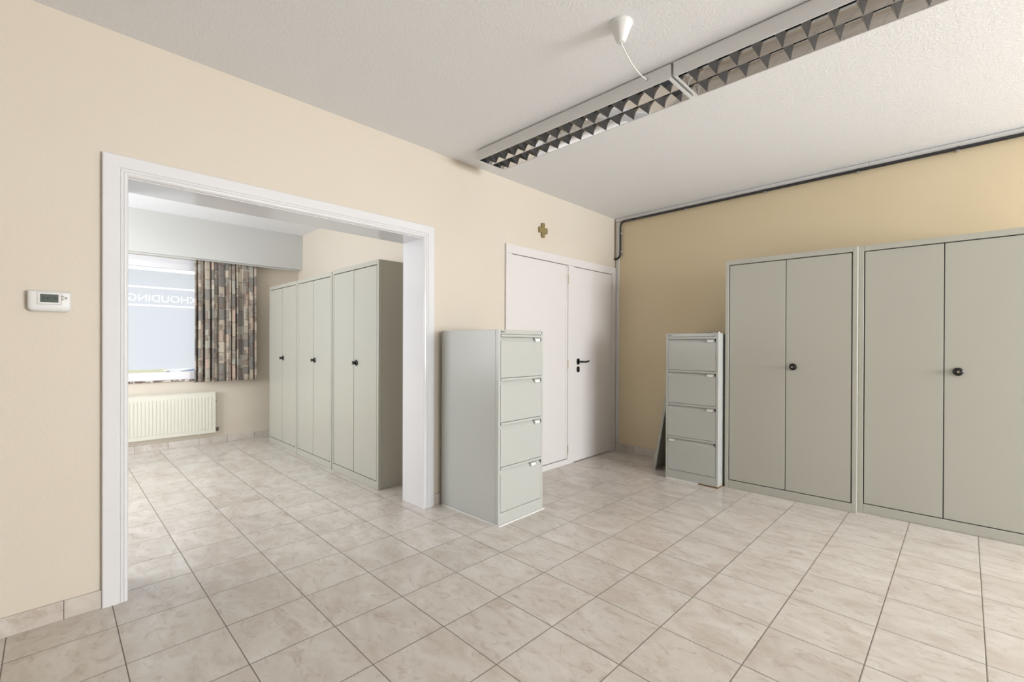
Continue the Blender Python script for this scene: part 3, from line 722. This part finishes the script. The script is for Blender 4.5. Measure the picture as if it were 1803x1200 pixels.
for y in (0.36, -0.9): box(b, -0.050, 0.010, y, y + 0.03, rz0 - 0.014, rz0 + 0.002, 0.002); box(b, -0.050, -0.018, y, y + 0.03, rz0, rz1 - 0.05)
fin('wall_bracket', b, M_rad, t)

# ------------------------------------------------------------------ curtain and rail
b = nb(); box(b, -4.870, -4.846, -2.3, 1.50, 2.209, 2.2248, 0.002)
tag(fin('curtain_rail', b, M_pelmet), 'thin pale curtain rail under the pelmet', 'curtain rail')
def curtain(label, ya, yb, seed):
    rnd = random.Random(seed)
    b = nb(); uvl = b.loops.layers.uv.new('UVMap')
    folds = []; u = 0.0
    # fold widths differ; sample a folded line (depth, y)
    nf = 10; ws = [rnd.uniform(0.6, 1.4) for _ in range(nf)]; tot = sum(ws); ws = [w / tot for w in ws]
    amps = [rnd.choice((0.25, 0.5, 0.9, 1.15)) for _ in range(nf)]
    line = []; a = 0.0
    for i in range(nf):
        for k in range(18):
            q = k / 18; line.append((a + ws[i] * q, amps[i], q))
        a += ws[i]
    line.append((1.0, amps[-1], 1.0))
    rows = 22; zt, zb = 2.2085, 0.765; grid = []
    for r in range(rows + 1):
        v = r / rows; z = zt + (zb - zt) * v; rowv = []
        amp = 0.012 + 0.026 * min(1, v * 2.2)
        for (s, am, q) in line:
            ph = 2 * math.pi * q
            yy = ya + (yb - ya) * s + 0.008 * (v - .5) * (s - 0.3)
            xx = -4.862 + 0.016 + amp * am * (0.75 - 2.0 * math.exp(-((q - 0.5) / 0.13) ** 2)) + 0.003 * math.sin(5 * v + s * 20)
            rowv.append((xx, yy, z))
        grid.append(rowv)
    arcl = [0.0]
    for k in range(1, len(line)):
        p, c = grid[rows // 2][k - 1], grid[rows // 2][k]; arcl.append(arcl[-1] + math.hypot(p[0] - c[0], p[1] - c[1]))
    V = [[b.verts.new(p) for p in row] for row in grid]
    for r in range(rows):
        for k in range(len(line) - 1):
            f = b.faces.new((V[r][k], V[r][k + 1], V[r + 1][k + 1], V[r + 1][k])); f.smooth = True
            for lp, (rr, kk) in zip(f.loops, ((r, k), (r, k + 1), (r + 1, k + 1), (r + 1, k))): lp[uvl].uv = (arcl[kk], grid[rr][kk][2])
    o = fin('curtain', b, M_curtain)
    sd = o.modifiers.new('cloth', 'SOLIDIFY'); sd.thickness = 0.0015
    return tag(o, label, 'curtain', 'printed curtains at the street window')
curtain('short curtain in grey and tan patchwork print beside the frosted pane', 0.318, 0.985, 3)
curtain('matching patchwork curtain at the hidden end of the window', -2.0, -1.35, 8)

# ------------------------------------------------------------------ outside the street window
struct(bobj('floor_outside', mat('pale_paving', (190, 190, 188), 0.9), (-22, -5.2, -60, 60, -0.80, -0.30)), 'pale street paving outside', 'paving')
o = bobj('lawn', mat('lawn_green', (176, 182, 96), 0.9), (-90, -22, -80, 80, -0.80, -0.28)); tag(o, 'sunlit green lawn seen under the window film', 'lawn', kind='stuff')
_t = NT(o.data.materials[0]); _co = _t.obj(); _n = _t.n('ShaderNodeTexNoise', i_Scale=3.0, i_Detail=8.0); _t.l(_co, _n.inputs['Vector'])
_t.l(_t.ramp(_n.outputs[0], (0.35, lin((176, 178, 140))), (0.65, lin((200, 200, 166)))), _t.b.inputs['Base Color'])
def car(loc, rot):
    t = thing('parked_car', 'silver-blue car parked outside, seen under the window film', 'car', loc, rot)
    paint = mat('silver_blue_paint', (128, 140, 158), 0.2, 0.5, coat=0.6); gl = mat('dark_car_glass', (34, 42, 52), 0.05)
    b = nb()
    low = [(-2.1, 0.30), (-2.12, 0.55), (-2.0, 0.78), (-1.1, 0.92), (1.3, 0.95), (2.0, 0.88), (2.1, 0.6), (2.08, 0.30)]
    prism(b, low, -0.84, 0.84, 'y'); bd = fin('car_body', b, paint, t)
    bv = bd.modifiers.new('bevel', 'BEVEL'); bv.width = 0.09; bv.segments = 4; bv.limit_method = 'ANGLE'
    b = nb()
    bs = [(-1.25, 0.90), (-0.45, 1.38), (0.9, 1.42), (1.75, 0.93)]
    A = [b.verts.new((x, -0.76 if z < 1 else -0.60, z)) for x, z in bs]; B = [b.verts.new((x, 0.76 if z < 1 else 0.60, z)) for x, z in bs]
    b.faces.new(A); b.faces.new(B[::-1])
    for i in range(4): b.faces.new((A[i], A[(i + 1) % 4], B[(i + 1) % 4], B[i]))
    cb = fin('cabin_glass', b, gl, t)
    b = nb(); box(b, -0.48, 0.95, -0.60, 0.60, 1.385, 1.445, 0.02)
    for s in (-1, 1): box(b, 0.18, 0.25, s * 0.69 - 0.08, s * 0.69 + 0.06, 0.93, 1.40)
    fin('car_roof', b, paint, t)
    for x in (-1.35, 1.35):
        for s in (-1, 1):
            b = nb(); lathe(b, [(0.2, s * 0.72), (0.31, s * 0.72), (0.31, s * 0.86), (0.2, s * 0.88)], (x, 0, 0.31), 'y', 28); wh = fin('wheel', b, M_black, t, smooth=40)
            b = nb(); lathe(b, [(0.19, s * 0.875), (0.17, s * 0.89)], (x, 0, 0.31), 'y', 20); fin('wheel_rim', b, M_chrome, wh)
    for s in (-1, 1):
        b = nb(); box(b, -2.11, -2.02, s * 0.62 - 0.14, s * 0.62 + 0.14, 0.62, 0.74, 0.02); fin('headlamp', b, M_chrome, t)
    return t
car((-13.2, 3.40, -0.25), R(90))

for o in bpy.data.objects: o.select_set(False)
